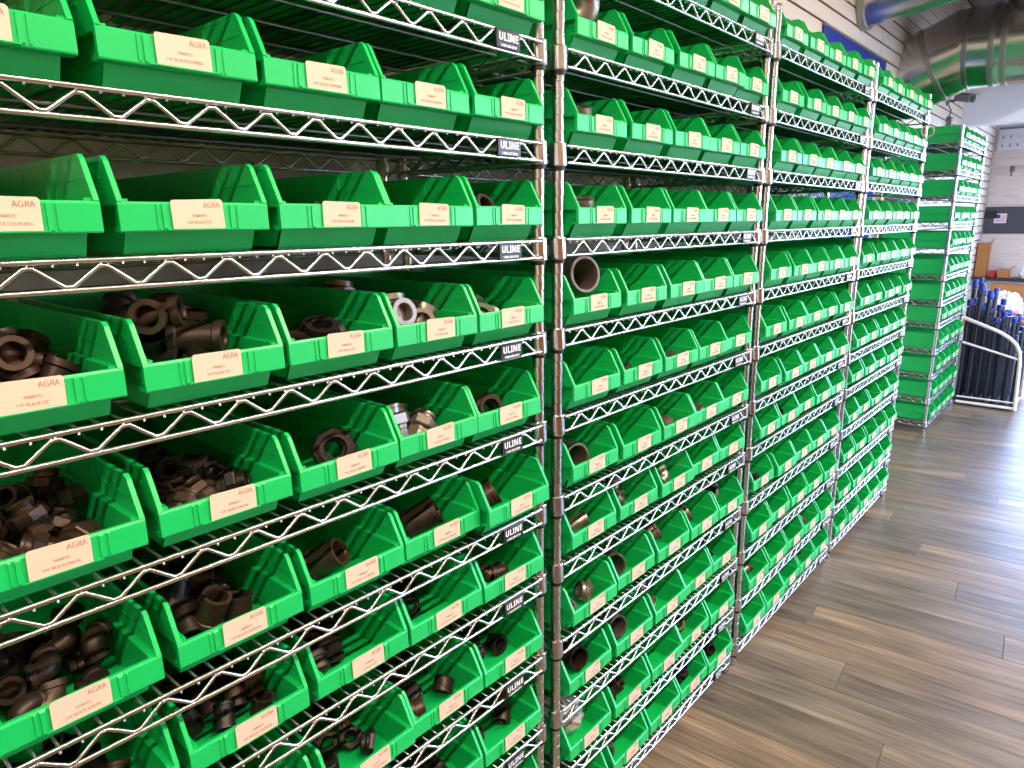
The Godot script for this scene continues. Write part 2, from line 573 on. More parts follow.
func build_bin_kit() -> void:
	# body of the bin: x across, y up, front lip at z = 0, the rest behind it
	var s := new_st()
	var deep := -0.384
	box(s, Vector3(-0.067, 0.0, deep), Vector3(0.067, 0.0025, -0.027))
	extrude_x(s, [Vector2(-0.028, 0.0), Vector2(-0.025, 0.002), Vector2(-0.014, 0.0245), Vector2(-0.018, 0.0245), Vector2(-0.030, 0.0025)], -0.067, 0.067)
	extrude_x(s, [Vector2(deep, 0.0), Vector2(deep + 0.003, 0.0), Vector2(deep + 0.003, 0.0915), Vector2(deep, 0.0915)], -0.0745, 0.0745)
	for sg in [-1.0, 1.0]:
		var lo: Array = [0.0645, 0.067]
		var hi: Array = [0.0715, 0.0745]
		extrude_x(s, [Vector2(deep, 0.0), Vector2(-0.027, 0.0), Vector2(-0.0165, 0.0215), Vector2(-0.006, 0.052), Vector2(deep, 0.052)], minf(sg * lo[0], sg * lo[1]), maxf(sg * lo[0], sg * lo[1]))
		# shelf where the wall steps out
		extrude_x(s, [Vector2(deep, 0.0495), Vector2(-0.006, 0.0495), Vector2(-0.006, 0.0525), Vector2(deep, 0.0525)], minf(sg * 0.065, sg * 0.0742), maxf(sg * 0.065, sg * 0.0742))
		extrude_x(s, [Vector2(deep, 0.050), Vector2(-0.002, 0.046), Vector2(-0.0025, 0.051), Vector2(-0.0225, 0.0868), Vector2(-0.027, 0.0905), Vector2(deep, 0.0905)], minf(sg * hi[0], sg * hi[1]), maxf(sg * hi[0], sg * hi[1]))
		# rim along the top and flange down the slanted front edge
		extrude_x(s, [Vector2(deep, 0.0868), Vector2(-0.026, 0.0868), Vector2(-0.029, 0.0920), Vector2(deep, 0.0920)], minf(sg * 0.0712, sg * 0.0760), maxf(sg * 0.0712, sg * 0.0760))
		extrude_x(s, [Vector2(-0.001, 0.050), Vector2(-0.0225, 0.0880), Vector2(-0.028, 0.0920), Vector2(-0.029, 0.0872), Vector2(-0.006, 0.050)], minf(sg * 0.0712, sg * 0.0762), maxf(sg * 0.0712, sg * 0.0762))
		# upright ribs inside and a ridge outside
		for z in [-0.10, -0.125, -0.20, -0.30]:
			box(s, Vector3(minf(sg * 0.0708, sg * 0.072), 0.052, z - 0.004), Vector3(maxf(sg * 0.0708, sg * 0.072), 0.0868, z + 0.004))
		box(s, Vector3(minf(sg * 0.0708, sg * 0.072), 0.0690, -0.125), Vector3(maxf(sg * 0.0708, sg * 0.072), 0.0710, -0.020))
		box(s, Vector3(minf(sg * 0.0665, sg * 0.0682), 0.024, deep), Vector3(maxf(sg * 0.0665, sg * 0.0682), 0.027, -0.03))
		box(s, Vector3(minf(sg * 0.074, sg * 0.0752), 0.072, deep), Vector3(maxf(sg * 0.074, sg * 0.0752), 0.0745, -0.04))
	kit.bin_body = done(s)
	# the lip: a hollow front rail with two ribs on each side of the card
	s = new_st()
	extrude_x(s, [Vector2(-0.001, 0.0215), Vector2(0.0, 0.0230), Vector2(-0.0008, 0.0475), Vector2(-0.0022, 0.0498), Vector2(-0.0060, 0.0498), Vector2(-0.0060, 0.0260), Vector2(-0.0160, 0.0255), Vector2(-0.0160, 0.0215)], -0.0762, 0.0762)
	for x in [-0.0345, 0.0345]:
		extrude_x(s, [Vector2(-0.0005, 0.0230), Vector2(0.0013, 0.0245), Vector2(0.0006, 0.0465), Vector2(-0.0012, 0.0485)], x - 0.0022, x + 0.0022)
	for x in [-0.041, 0.041]:
		extrude_x(s, [Vector2(-0.0005, 0.0230), Vector2(0.0010, 0.0245), Vector2(0.0003, 0.0465), Vector2(-0.0012, 0.0485)], x - 0.001, x + 0.001)
	# narrow foot that holds the card
	extrude_x(s, [Vector2(-0.0005, 0.0225), Vector2(0.0020, 0.0228), Vector2(0.0020, 0.0242), Vector2(-0.0005, 0.0242)], -0.034, 0.034)
	kit.bin_lip = done(s)
	# paper card with clipped corners
	s = new_st()
	var pts := [Vector2(-0.0265, 0.0), Vector2(0.0265, 0.0), Vector2(0.0265, 0.0270), Vector2(0.0245, 0.0290), Vector2(-0.0245, 0.0290), Vector2(-0.0265, 0.0270)]
	var turn := Transform3D(Basis(Vector3(0, 0, 1), Vector3(0, 1, 0), Vector3(-1, 0, 0)), Vector3.ZERO)
	extrude_x(s, pts, -0.0003, 0.0003, turn.rotated(Vector3.UP, PI))
	kit.card = done(s)
	kit.words = []
	for word in ["TEE", "UNION", "COUPLING", "ELBOW", "BUSHING", "CAP"]:
		s = new_st()
		letters(s, "AGRA", 0.0050, at(0.0145, 0.0228, 0.0003))
		letters(s, "YAMATO", 0.0027, at(0.001, 0.0130, 0.0003))
		letters(s, "1/4\" BLACK " + word, 0.0027, at(0.0, 0.0065, 0.0003))
		kit.words.append(s.commit())


func ring_profile(r: float, bore: float, l0: float, l1: float, band: float, wide: float) -> Array:
	return [Vector2(bore * 1.08, l0), Vector2(r * band, l0), Vector2(r * band, l0 + wide), Vector2(r, l0 + wide * 1.25), Vector2(r, l1 - wide * 1.25), Vector2(r * band, l1 - wide), Vector2(r * band, l1), Vector2(bore * 1.08, l1), Vector2(bore, l1 - 0.15), Vector2(bore, l0 + 0.15)]


func build_fitting_kit() -> void:
	kit.fit = {}
	kit.reach = {"tee": 1.75, "elbow": 1.6, "coupling": 1.35, "union": 1.45, "nipple": 1.3, "bushing": 1.05, "plug": 1.1, "sleeve": 1.3}
	var lay_z := Transform3D(Basis(Vector3.RIGHT, PI / 2), Vector3.ZERO)
	var s := new_st()
	lathe(s, ring_profile(1.0, 0.74, -1.75, 1.75, 1.2, 0.5), 18, Transform3D(), false, true)
	lathe(s, [Vector2(0.98, 0.2), Vector2(1.0, 1.1), Vector2(1.2, 1.22), Vector2(1.2, 1.75), Vector2(0.8, 1.75), Vector2(0.74, 1.6), Vector2(0.74, 0.6), Vector2(0, 0.6)], 18, lay_z)
	kit.fit.tee = done(s)
	s = new_st()
	var arc := []
	for i in 9:
		var a := PI / 2 * i / 8.0
		arc.append(Vector3(-0.9 + 0.9 * cos(a), 0.0, 0.9 * sin(a)) + Vector3(0, 0, 0.2))
	tube(s, arc, 1.0, 16, false)
	lathe(s, [Vector2(1.0, -0.1), Vector2(1.0, 0.35), Vector2(1.2, 0.45), Vector2(1.2, 1.0), Vector2(0.8, 1.0), Vector2(0.74, 0.85), Vector2(0.74, -0.2), Vector2(0, -0.2)], 16, Transform3D(Basis(Vector3.RIGHT, -PI / 2), Vector3(0, 0, 0.2)))
	lathe(s, [Vector2(1.0, -0.1), Vector2(1.0, 0.35), Vector2(1.2, 0.45), Vector2(1.2, 1.0), Vector2(0.8, 1.0), Vector2(0.74, 0.85), Vector2(0.74, -0.2), Vector2(0, -0.2)], 16, Transform3D(Basis(Vector3.BACK, PI / 2), Vector3(-0.9, 0, 1.1)))
	kit.fit.elbow = done(s)
	s = new_st()
	lathe(s, [Vector2(0.82, -1.25), Vector2(1.08, -1.25), Vector2(1.08, -0.95), Vector2(1.0, -0.9), Vector2(1.03, 0), Vector2(1.0, 0.9), Vector2(1.08, 0.95), Vector2(1.08, 1.25), Vector2(0.82, 1.25), Vector2(0.76, 1.1), Vector2(0.76, -1.1)], 20, Transform3D(), false, true)
	for k in 3:
		var a := TAU * k / 3.0
		box(s, Vector3(-0.09, -1.0, 0.95), Vector3(0.09, 1.0, 1.08), Transform3D(Basis(Vector3.UP, a), Vector3.ZERO))
	kit.fit.coupling = done(s)
	s = new_st()
	lathe(s, [Vector2(0.55, -0.1), Vector2(1.3, -0.1), Vector2(1.42, 0.0), Vector2(1.42, 0.72), Vector2(1.3, 0.84), Vector2(0.55, 0.84)], 8, Transform3D(), true, true)
	lathe(s, [Vector2(0.7, -1.25), Vector2(1.05, -1.25), Vector2(1.05, -0.5), Vector2(1.1, -0.4), Vector2(1.1, 0.0), Vector2(0.6, 0.0), Vector2(0.6, -1.1)], 8, Transform3D(Basis(Vector3.UP, 0.3), Vector3.ZERO), true, true)
	lathe(s, [Vector2(0.72, 1.55), Vector2(0.95, 1.55), Vector2(0.95, 1.3), Vector2(0.88, 1.25), Vector2(0.88, 0.6), Vector2(0.66, 0.6), Vector2(0.66, 1.45)], 18, Transform3D(), false, true)
	kit.fit.union = done(s)
	s = new_st()
	var pr := [Vector2(0.78, -1.5)]
	for i in 9:
		pr.append_array([Vector2(0.92, -1.5 + i * 0.09), Vector2(1.0, -1.46 + i * 0.09)])
	pr.append_array([Vector2(1.0, -0.6), Vector2(1.0, 0.6)])
	for i in 9:
		pr.append_array([Vector2(1.0, 0.70 + i * 0.09), Vector2(0.92, 0.74 + i * 0.09)])
	pr.append_array([Vector2(0.78, 1.5)])
	lathe(s, pr, 18, Transform3D(), false, true)
	kit.fit.nipple = done(s)
	s = new_st()
	lathe(s, [Vector2(0.7, -0.25), Vector2(1.2, -0.25), Vector2(1.25, -0.15), Vector2(1.25, 0.15), Vector2(1.2, 0.25), Vector2(0.7, 0.25)], 6, Transform3D(), true, true)
	lathe(s, [Vector2(0.62, -0.25), Vector2(0.72, -0.26), Vector2(0.72, 0.2), Vector2(1.0, 0.25), Vector2(1.0, 0.4), Vector2(0.95, 0.45), Vector2(1.0, 0.5), Vector2(0.95, 0.55), Vector2(1.0, 0.6), Vector2(0.94, 0.9), Vector2(0.62, 0.9)], 18, Transform3D(), false, true)
	kit.fit.bushing = done(s)
	s = new_st()
	lathe(s, [Vector2(0.78, -0.8), Vector2(1.12, -0.8), Vector2(1.12, -0.35), Vector2(1.0, -0.3), Vector2(1.0, 0.5), Vector2(0.85, 0.72), Vector2(0.4, 0.85), Vector2(0, 0.88)], 18)
	lathe(s, [Vector2(0, 0.4), Vector2(0.74, 0.4), Vector2(0.74, -0.7), Vector2(0.78, -0.8)], 18)
	kit.fit.plug = done(s)
	# a wide plain sleeve: large pipe coupling
	s = new_st()
	lathe(s, [Vector2(0.84, -1.1), Vector2(0.97, -1.1), Vector2(1.0, -1.05), Vector2(1.0, -0.1), Vector2(1.015, -0.06), Vector2(1.015, 0.06), Vector2(1.0, 0.1), Vector2(1.0, 1.05), Vector2(0.97, 1.1), Vector2(0.84, 1.1), Vector2(0.80, 1.0), Vector2(0.80, -1.0)], 26, Transform3D(), false, true)
	kit.fit.sleeve = done(s)


# ------------------------------------------------------------------ racks, bins and what lies in them
func build_rack(u: int, x0: float, z0: float) -> void:
	var words: String = ["chrome wire rack of green bins, fourth from the gap", "chrome wire rack of green bins, third from the gap", "chrome wire rack of green bins, second from the gap", "chrome wire rack of green bins with its end at the gap", "chrome wire rack of green bins standing alone past the gap"][u]
	var rack := thing("wire_rack", words, "wire rack", at(x0, 0, z0), "chrome wire racks along the slatted wall")
	for q in [[0.0, -0.012], [RACK_W, -0.012], [0.0, -RACK_D], [RACK_W, -RACK_D]]:
		part(rack, "post", kit.post, M.chrome, at(q[0], 0, q[1]))
	for i in 12:
		var shelf := Node3D.new()
		shelf.name = "shelf"
		rack.add_child(shelf, true)
		shelf.position = Vector3(0, SHELF_Y[i], 0)
		part(shelf, "rim_wire", kit.rim, M.wire)
		part(shelf, "wire_deck", kit.deck, M.deck)
		part(shelf, "zigzag_wire", kit.zig, M.wire, at(0.025, 0, 0))
		part(shelf, "zigzag_wire", kit.zig, M.wire, at(0.025, 0, -RACK_D))
		for x in [0.0, RACK_W]:
			part(shelf, "zigzag_wire", kit.zig_side, M.wire, Transform3D(Basis(Vector3.UP, PI / 2), Vector3(x, 0, -0.03)))
		for q in [[0.0, -0.012], [RACK_W, -0.012], [0.0, -RACK_D], [RACK_W, -RACK_D]]:
			part(shelf, "collar", kit.collar, M.chrome, at(q[0], 0, q[1]))
			if q[1] > -0.1:
				part(shelf, "sleeve", kit.sleeve, M.dark, at(q[0], 0, q[1]), "black plastic sleeve under the collar")
		part(shelf, "badge", kit.badge, M.badge, at(RACK_W - 0.0895, RAIL_H / 2, 0.0045), "black badge")
		part(shelf, "badge_lettering", kit.badge_text, M.badge_ink, at(RACK_W - 0.0895, RAIL_H / 2, 0.0045), "white ULINE lettering")
	for i in 12:
		for k in 5:
			build_bin(u, i, k, x0, z0)


# what lies in a bin: kind, how many, size, 0 dark iron or 1 steel
func stock(u: int, i: int, k: int) -> Array:
	if u == 0:
		var t := {
			"9,2": ["coupling", 2, 0.012, 0], "9,3": ["coupling", 3, 0.016, 1], "9,4": ["coupling", 3, 0.016, 1],
			"8,0": ["nipple", 7, 0.013, 0], "8,1": ["tee", 5, 0.012, 0], "8,2": ["elbow", 2, 0.013, 0], "8,3": ["coupling", 1, 0.012, 0], "8,4": ["coupling", 2, 0.022, 0],
			"7,0": ["tee", 10, 0.0140, 0], "7,1": ["tee", 11, 0.0160, 0], "7,2": ["tee", 3, 0.0175, 0], "7,3": ["tee", 6, 0.0165, 1], "7,4": ["tee", 2, 0.0185, 1],
			"6,0": ["union", 18, 0.0135, 0], "6,1": ["union", 12, 0.0135, 0], "6,2": ["union", 1, 0.022, 0], "6,3": ["union", 4, 0.019, 1], "6,4": ["union", 1, 0.02, 0],
			"5,0": ["elbow", 18, 0.0115, 0], "5,1": ["coupling", 11, 0.0160, 0], "5,2": ["coupling", 1, 0.020, 0], "5,3": ["coupling", 1, 0.022, 0], "5,4": ["coupling", 1, 0.022, 0],
			"4,0": ["coupling", 8, 0.0125, 0], "4,1": ["coupling", 14, 0.0125, 0], "4,2": ["plug", 6, 0.019, 0], "4,3": ["bushing", 4, 0.015, 0], "4,4": ["elbow", 2, 0.013, 0],
			"3,1": ["bushing", 10, 0.012, 0], "3,2": ["bushing", 8, 0.016, 0], "3,3": ["plug", 8, 0.0165, 0], "3,4": ["plug", 6, 0.017, 0],
			"2,3": ["elbow", 6, 0.0155, 0], "2,4": ["elbow", 5, 0.0155, 0], "1,4": ["bushing", 3, 0.014, 0],
		}
		return t.get("%d,%d" % [i, k], [])
	if u == 1:
		var t := {
			"7,0": ["sleeve", 1, 0.034, 1], "7,3": ["nipple", 1, 0.016, 1], "6,1": ["plug", 1, 0.018, 0], "6,2": ["nipple", 1, 0.014, 1], "5,0": ["sleeve", 1, 0.030, 1],
			"10,0": ["elbow", 1, 0.026, 1], "9,0": ["elbow", 1, 0.024, 1], "8,0": ["elbow", 1, 0.021, 1],
			"4,2": ["elbow", 2, 0.015, 1], "3,1": ["sleeve", 1, 0.028, 1], "3,2": ["coupling", 1, 0.024, 1], "3,3": ["coupling", 1, 0.024, 1], "2,1": ["sleeve", 1, 0.027, 1], "2,2": ["tee", 2, 0.014, 1],
			"1,0": ["bag"], "2,0": ["sleeve", 1, 0.026, 0], "7,1": [], "8,1": [], "8,2": [], "8,3": [],
		}
		if t.has("%d,%d" % [i, k]):
			return t["%d,%d" % [i, k]]
	if u == 3 and i == 10 and k == 4:
		return ["sleeve", 1, 0.026, 1]
	if u == 4:
		return []
	var roll := rng.randf()
	var kinds := ["coupling", "elbow", "tee", "bushing", "nipple", "plug", "union"]
	var kind: String = kinds[rng.randi() % kinds.size()]
	var count := rng.randi_range(1, 3)
	var size := rng.randf_range(0.014, 0.021)
	if roll > (0.62 if i < 6 else 0.34):
		return []
	return [kind, count, size, 1 if rng.randf() < 0.45 else 0]


func build_bin(u: int, i: int, k: int, x0: float, z0: float) -> void:
	var has := stock(u, i, k)
	var jx := rng.randf_range(-0.0022, 0.0022)
	var jz := rng.randf_range(-0.004, 0.005)
	var jr := rng.randf_range(-0.006, 0.006)
	var tilt := rng.randf_range(-0.03, 0.03)
	var slide := rng.randf_range(-0.003, 0.004)
	if u == 0 and i == 5 and k == 4:
		jx = 0.001
		jz = 0.014
	var where := Transform3D(Basis(Vector3.UP, jr), Vector3(x0 + BIN_AT[k] + jx, SHELF_Y[i] + RAIL_H + 0.0033, z0 + 0.0075 + jz))
	var from_gap: int = k if u == 4 else 4 - k
	var place := "%s from gap end, %s shelf up, %s" % [ORDINAL[from_gap], ORDINAL[i], RACK_WORDS[u]]
	var holds := "green bin"
	if has.size() > 1:
		holds = "green bin with pipe %s" % ({"elbow": "elbows", "bushing": "bushings", "sleeve": "sleeve"}.get(has[0], has[0] + "s"))
	elif has.size() == 1:
		holds = "green bin with bagged fittings"
	elif u == 4:
		holds = "green bin"
	else:
		holds = "empty-looking green bin"
	var b := thing("parts_bin", "%s, %s" % [holds, place], "bin", where, "green parts bins on the wire racks")
	part(b, "body", kit.bin_body, M.green)
	part(b, "front_lip", kit.bin_lip, M.green)
	var c := part(b, "label_card", kit.card, M.card, Transform3D(Basis(Vector3.BACK, tilt) * Basis(Vector3.RIGHT, -0.03), Vector3(slide, 0.0235, 0.0016)), "cream paper label card")
	var word: int = {"tee": 0, "union": 1, "coupling": 2, "elbow": 3, "bushing": 4, "plug": 5}.get(has[0] if has.size() else "", (i + k) % 6)
	part(c, "lettering", kit.words[word], M.card_ink, Transform3D(), "small printed lettering")
	if has.size() == 1:
		build_bag(where, place)
	elif has.size() > 1:
		fill(u, i, k, has, where, "%s bin from gap end, %s shelf up, %s" % [ORDINAL[from_gap], ORDINAL[i], RACK_WORDS[u]])


func points_of(kind: String) -> PackedVector3Array:
	if not kit.has("pts_" + kind):
		kit["pts_" + kind] = kit.fit[kind].surface_get_arrays(0)[Mesh.ARRAY_VERTEX]
	return kit["pts_" + kind]


func extent(kind: String, b: Basis) -> AABB:
	var pts := points_of(kind)
	var box_of := AABB(b * pts[0], Vector3.ZERO)
	for n in range(0, pts.size(), 2):
		box_of = box_of.expand(b * pts[n])
	return box_of


func fill(u: int, i: int, k: int, has: Array, where: Transform3D, place: String) -> void:
	var kind: String = has[0]
	var size: float = has[2]
	var reach: float = kit.reach[kind] * size * 0.86
	var look: Array = M.steel if has[3] == 1 else M.iron
	var shade := "grey steel" if has[3] == 1 else "dark iron"
	var put := []
	var hx := 0.064
	for n in int(has[1]):
		var turn := Basis(Vector3(rng.randfn(), rng.randfn(), rng.randfn()).normalized(), rng.randf() * TAU)
		if kind == "sleeve":
			turn = Basis(Vector3.UP, rng.randf_range(-0.6, -0.2)) * Basis(Vector3.RIGHT, PI / 2 - 0.15)
		elif kind == "nipple" or (kind == "coupling" and has[1] == 1):
			turn = Basis(Vector3.UP, rng.randf_range(0.4, 1.2)) * Basis(Vector3.RIGHT, PI / 2 - 0.5)
		elif kind == "elbow" and u == 1 and i >= 8:
			turn = Basis(Vector3.UP, -0.6 + 0.15 * i) * Basis(Vector3.FORWARD, 1.3)
		elif kind == "union" and has[1] == 1:
			turn = Basis(Vector3.UP, -0.5) * Basis(Vector3.RIGHT, PI / 2 - 0.35)
		var shape := turn.scaled_local(Vector3.ONE * size)
		if u == 3 and i == 10 and k == 4:
			shape = Basis(Vector3.UP, 0.25) * Basis(Vector3.BACK, PI / 2) * Basis.from_scale(Vector3(size, size * 0.22, size))
		var e := extent(kind, shape)
		var best := Vector3(0, 9, 0)
		for attempt in 14:
			var p := Vector3(rng.randf_range(-hx - e.position.x, hx - e.end.x), 0.0, rng.randf_range(-0.19, -0.031 - e.end.z))
			if e.size.x > 2.0 * hx:
				p.x = -e.get_center().x
			if has[1] <= 3:
				p.z = rng.randf_range(-0.095, -0.031) - e.end.z
			p.y = 0.003 - e.position.y
			for o in put:
				var d := Vector2(p.x - o.x, p.z - o.z).length()
				if d < reach * 2.0:
					p.y = maxf(p.y, o.y + sqrt(4.0 * reach * reach - d * d))
			if p.y < best.y - 0.004 or (has[1] <= 3 and p.y <= best.y and p.z > best.z):
				best = p
		if best.y + e.end.y > 0.118:
			continue
		put.append(best)
		if u == 1 and i == 7 and k == 0:
			best = Vector3(-0.006, 0.083, -0.008 - e.end.z)
		elif u == 1 and i == 10 and k == 0:
			best = Vector3(-0.010, 0.066, -0.012 - e.end.z)
		elif u == 3 and i == 10 and k == 4:
			best = Vector3(0.02, 0.058 - e.position.y, 0.006)
		var m: Material = look[rng.randi() % look.size()]
		one(kind if kind in ["nipple", "bushing"] else "pipe_" + kind, kit.fit[kind], m, where * Transform3D(shape, best), "%s %s, %s" % [shade, kind, place], "pipe " + kind, "%ss in the green bins" % kind)


func build_bag(where: Transform3D, place: String) -> void:
	var b := thing("plastic_bag", "clear bag of orange and white fittings, " + place.replace(" from gap end", " bin"), "plastic bag", where * at(0.008, 0.003, -0.082))
	var s := new_st()
	var n := FastNoiseLite.new()
	n.seed = 5
	n.frequency = 1.3
	var prof := []
	for i in 13:
		var a := PI * i / 12.0
		prof.append(Vector2(sin(a), -cos(a)))
	kit.group += 1
	for i in 12:
		for k in 16:
			var q := []
			for e in [[i, k], [i + 1, k], [i + 1, k + 1], [i, k + 1]]:
				var p: Vector2 = prof[e[0]]
				var a: float = TAU * (e[1] % 16) / 16.0
				var v := Vector3(p.x * cos(a), p.y, p.x * sin(a))
				v *= 1.0 + 0.25 * n.get_noise_3dv(v * 2.0)
				q.append(Vector3(v.x * 0.048, 0.042 + v.y * 0.04, v.z * 0.045))
			quad(s, q[0], q[1], q[2], q[3])
	part(b, "film", done(s), M.bag)
	for j in 9:
		var a := TAU * j / 9.0 * 2.0
		var p := Vector3(cos(a) * 0.02, 0.024 + 0.0045 * j, sin(a) * 0.018 + 0.005)
		part(b, "fitting", kit.fit.bushing, M.orange if j % 3 else M.white_plastic, Transform3D(Basis(Vector3(1, 0.4, j * 0.3).normalized(), j * 1.3).scaled(Vector3.ONE * 0.009), p))


# ------------------------------------------------------------------ ducts
func cyl(s: SurfaceTool, a: Vector3, b: Vector3, r: float, n := 32) -> void:
	tube(s, [a, b], r, n, false)


func band(a: Vector3, b: Vector3, r: float, wide: float) -> ArrayMesh:
	# a thin raised strap round a duct that runs from a to b, at a
	var d := (b - a).normalized()
	var s := new_st()
	var y := d
	var x := y.cross(Vector3.UP if absf(y.y) < 0.9 else Vector3.RIGHT).normalized()
	lathe(s, [Vector2(r, -wide / 2), Vector2(r + 0.006, -wide / 2 + 0.002), Vector2(r + 0.006, wide / 2 - 0.002), Vector2(r, wide / 2)], 32, Transform3D(Basis(x, y, x.cross(y)), a))
	return done(s)


# one mesh per stretch of a bent duct, mitred where the stretches meet
func mitred(pts: Array, r: float, ends: Array) -> Array:
	var rings := []
	for i in pts.size():
		var dir: Vector3 = (pts[mini(i + 1, pts.size() - 1)] - pts[maxi(i, 1) - 1 if i == pts.size() - 1 else i]).normalized()
		var nrm: Vector3
		if i == 0:
			nrm = ends[0]
		elif i == pts.size() - 1:
			nrm = ends[1]
		else:
			nrm = ((pts[i] - pts[i - 1]).normalized() + (pts[i + 1] - pts[i]).normalized()).normalized()
		var u := Vector3.RIGHT
		var v := dir.cross(u).normalized()
		var ring := []
		for k in 36:
			var a := TAU * k / 36.0
			var o: Vector3 = (u * cos(a) + v * sin(a)) * r
			ring.append(pts[i] + o - dir * (o.dot(nrm) / dir.dot(nrm)))
		rings.append(ring)
	var out := []
	for i in pts.size() - 1:
		var s := new_st()
		s.set_smooth_group(1)
		for k in 36:
			quad(s, rings[i][k], rings[i][(k + 1) % 36], rings[i + 1][(k + 1) % 36], rings[i + 1][k])
		out.append(done(s))
	return out


func build_ducts() -> void:
	var d := thing("ventilation_duct", "galvanised round ducts branching from the slatted wall under the ceiling", "duct", Transform3D())
	# wide branch that bends down into the wall
	var r := 0.225
	var x := 4.28
	var path := [Vector3(x, 2.175, WALL_Z + 0.004), Vector3(x, 2.235, -0.36), Vector3(x, 2.305, -0.19), Vector3(x, 2.305, -0.03), Vector3(x, 2.305, 0.45)]
	for m in mitred(path, r, [Vector3.BACK, Vector3.BACK]):
		part(d, "wide_segment", m, M.duct)
	for q in [[path[1] + Vector3(0, 0.004, 0.01), path[2]], [path[2] + Vector3(0, 0, 0.03), path[3]], [path[3], path[4]], [path[3] + Vector3(0, 0, 0.06), path[4]]]:
		part(d, "strap", band(q[0], q[1], r, 0.03), M.duct_dull)
	# narrower branch above
	r = 0.13
	var wall := Vector3(3.25, 2.42, WALL_Z + 0.004)
	var out := Vector3(3.25, 2.50, 0.14)
	for m in mitred([wall, out], r, [Vector3.BACK, Vector3.BACK]):
		part(d, "narrow_segment", m, M.duct)
	var s3 := new_st()
	lathe(s3, [Vector2(r, 0.0), Vector2(r + 0.014, 0.0), Vector2(r + 0.014, 0.03), Vector2(r, 0.034)], 32, Transform3D(Basis(Vector3.RIGHT, PI / 2), wall))
	part(d, "wall_flange", done(s3), M.duct_dull)
	# main run along the aisle
	r = 0.28
	for k in 2:
		var x1 := 2.95 + 1.6 * k
		var s4 := new_st()
		cyl(s4, Vector3(x1, 2.64, 0.27), Vector3(x1 + 1.6, 2.64, 0.27), r, 36)
		part(d, "main_segment", done(s4), M.duct)
		part(d, "strap", band(Vector3(x1 + 1.55, 2.64, 0.27), Vector3(x1 + 3, 2.64, 0.27), r, 0.04), M.duct_dull)
	s3 = new_st()
	for e in [2.95, 6.15]:
		lathe(s3, [Vector2(0, 0), Vector2(r, 0)], 36, Transform3D(Basis(Vector3.BACK, PI / 2), Vector3(e, 2.64, 0.27)))
	part(d, "end_cap", done(s3), M.duct_dull)


# ------------------------------------------------------------------ things on the walls
func build_wall_things() -> void:
	var b := thing("blue_board", "plain blue board hung on the slatted wall behind the racks", "board", at(3.2, 1.60, WALL_Z))
	part(b, "sheet", soft_mesh(Vector3(-0.55, -0.60, 0.001), Vector3(0.55, 0.595, 0.014), 0.002), M.blue_board)
	part(b, "edge_strip", soft_mesh(Vector3(-0.555, 0.595, 0.0), Vector3(0.555, 0.607, 0.018), 0.002), M.grey_metal)
	# security camera
	var c := thing("security_camera", "grey security camera on a wall arm above the lone rack", "camera", at(5.62, 2.20, WALL_Z))
	var s := new_st()
	lathe(s, [Vector2(0, 0), Vector2(0.035, 0), Vector2(0.035, 0.015), Vector2(0.02, 0.02), Vector2(0, 0.02)], 16, Transform3D(Basis(Vector3.RIGHT, PI / 2), Vector3.ZERO))
	part(c, "wall_mount", done(s), M.grey_metal)
	s = new_st()
	tube(s, [Vector3(0, 0, 0.01), Vector3(0, -0.005, 0.05), Vector3(0.0, 0.012, 0.075)], 0.010, 10)
	part(c, "arm", done(s), M.grey_metal)
	var aim := Transform3D(Basis(Vector3.UP, -0.55) * Basis(Vector3.RIGHT, 0.25), Vector3(0.0, 0.02, 0.08))
	s = new_st()
	soft_box(s, Vector3(-0.036, -0.03, -0.02), Vector3(0.036, 0.03, 0.12), 0.008, aim)
	soft_box(s, Vector3(-0.042, 0.028, -0.03), Vector3(0.042, 0.034, 0.14), 0.002, aim)
	part(c, "housing", done(s), M.grey_metal)
	s = new_st()
	lathe(s, [Vector2(0.024, 0.12), Vector2(0.024, 0.126), Vector2(0, 0.126)], 16, aim * Transform3D(Basis(Vector3.RIGHT, PI / 2), Vector3.ZERO))
	part(c, "lens", done(s), M.dark)
	s = new_st()
	tube(s, [Vector3(0.0, -0.03, 0.012), Vector3(0.03, -0.07, 0.03), Vector3(0.06, -0.10, 0.02), Vector3(0.07, -0.12, 0.006)], 0.004, 6)
	part(c, "cable", done(s), M.dark)
	one("junction_box", soft_mesh(Vector3(-0.025, -0.07, 0.0), Vector3(0.025, 0.05, 0.04), 0.004), M.grey_metal, at(5.70, 2.04, WALL_Z), "small grey box on the slatted wall below the camera", "junction box")


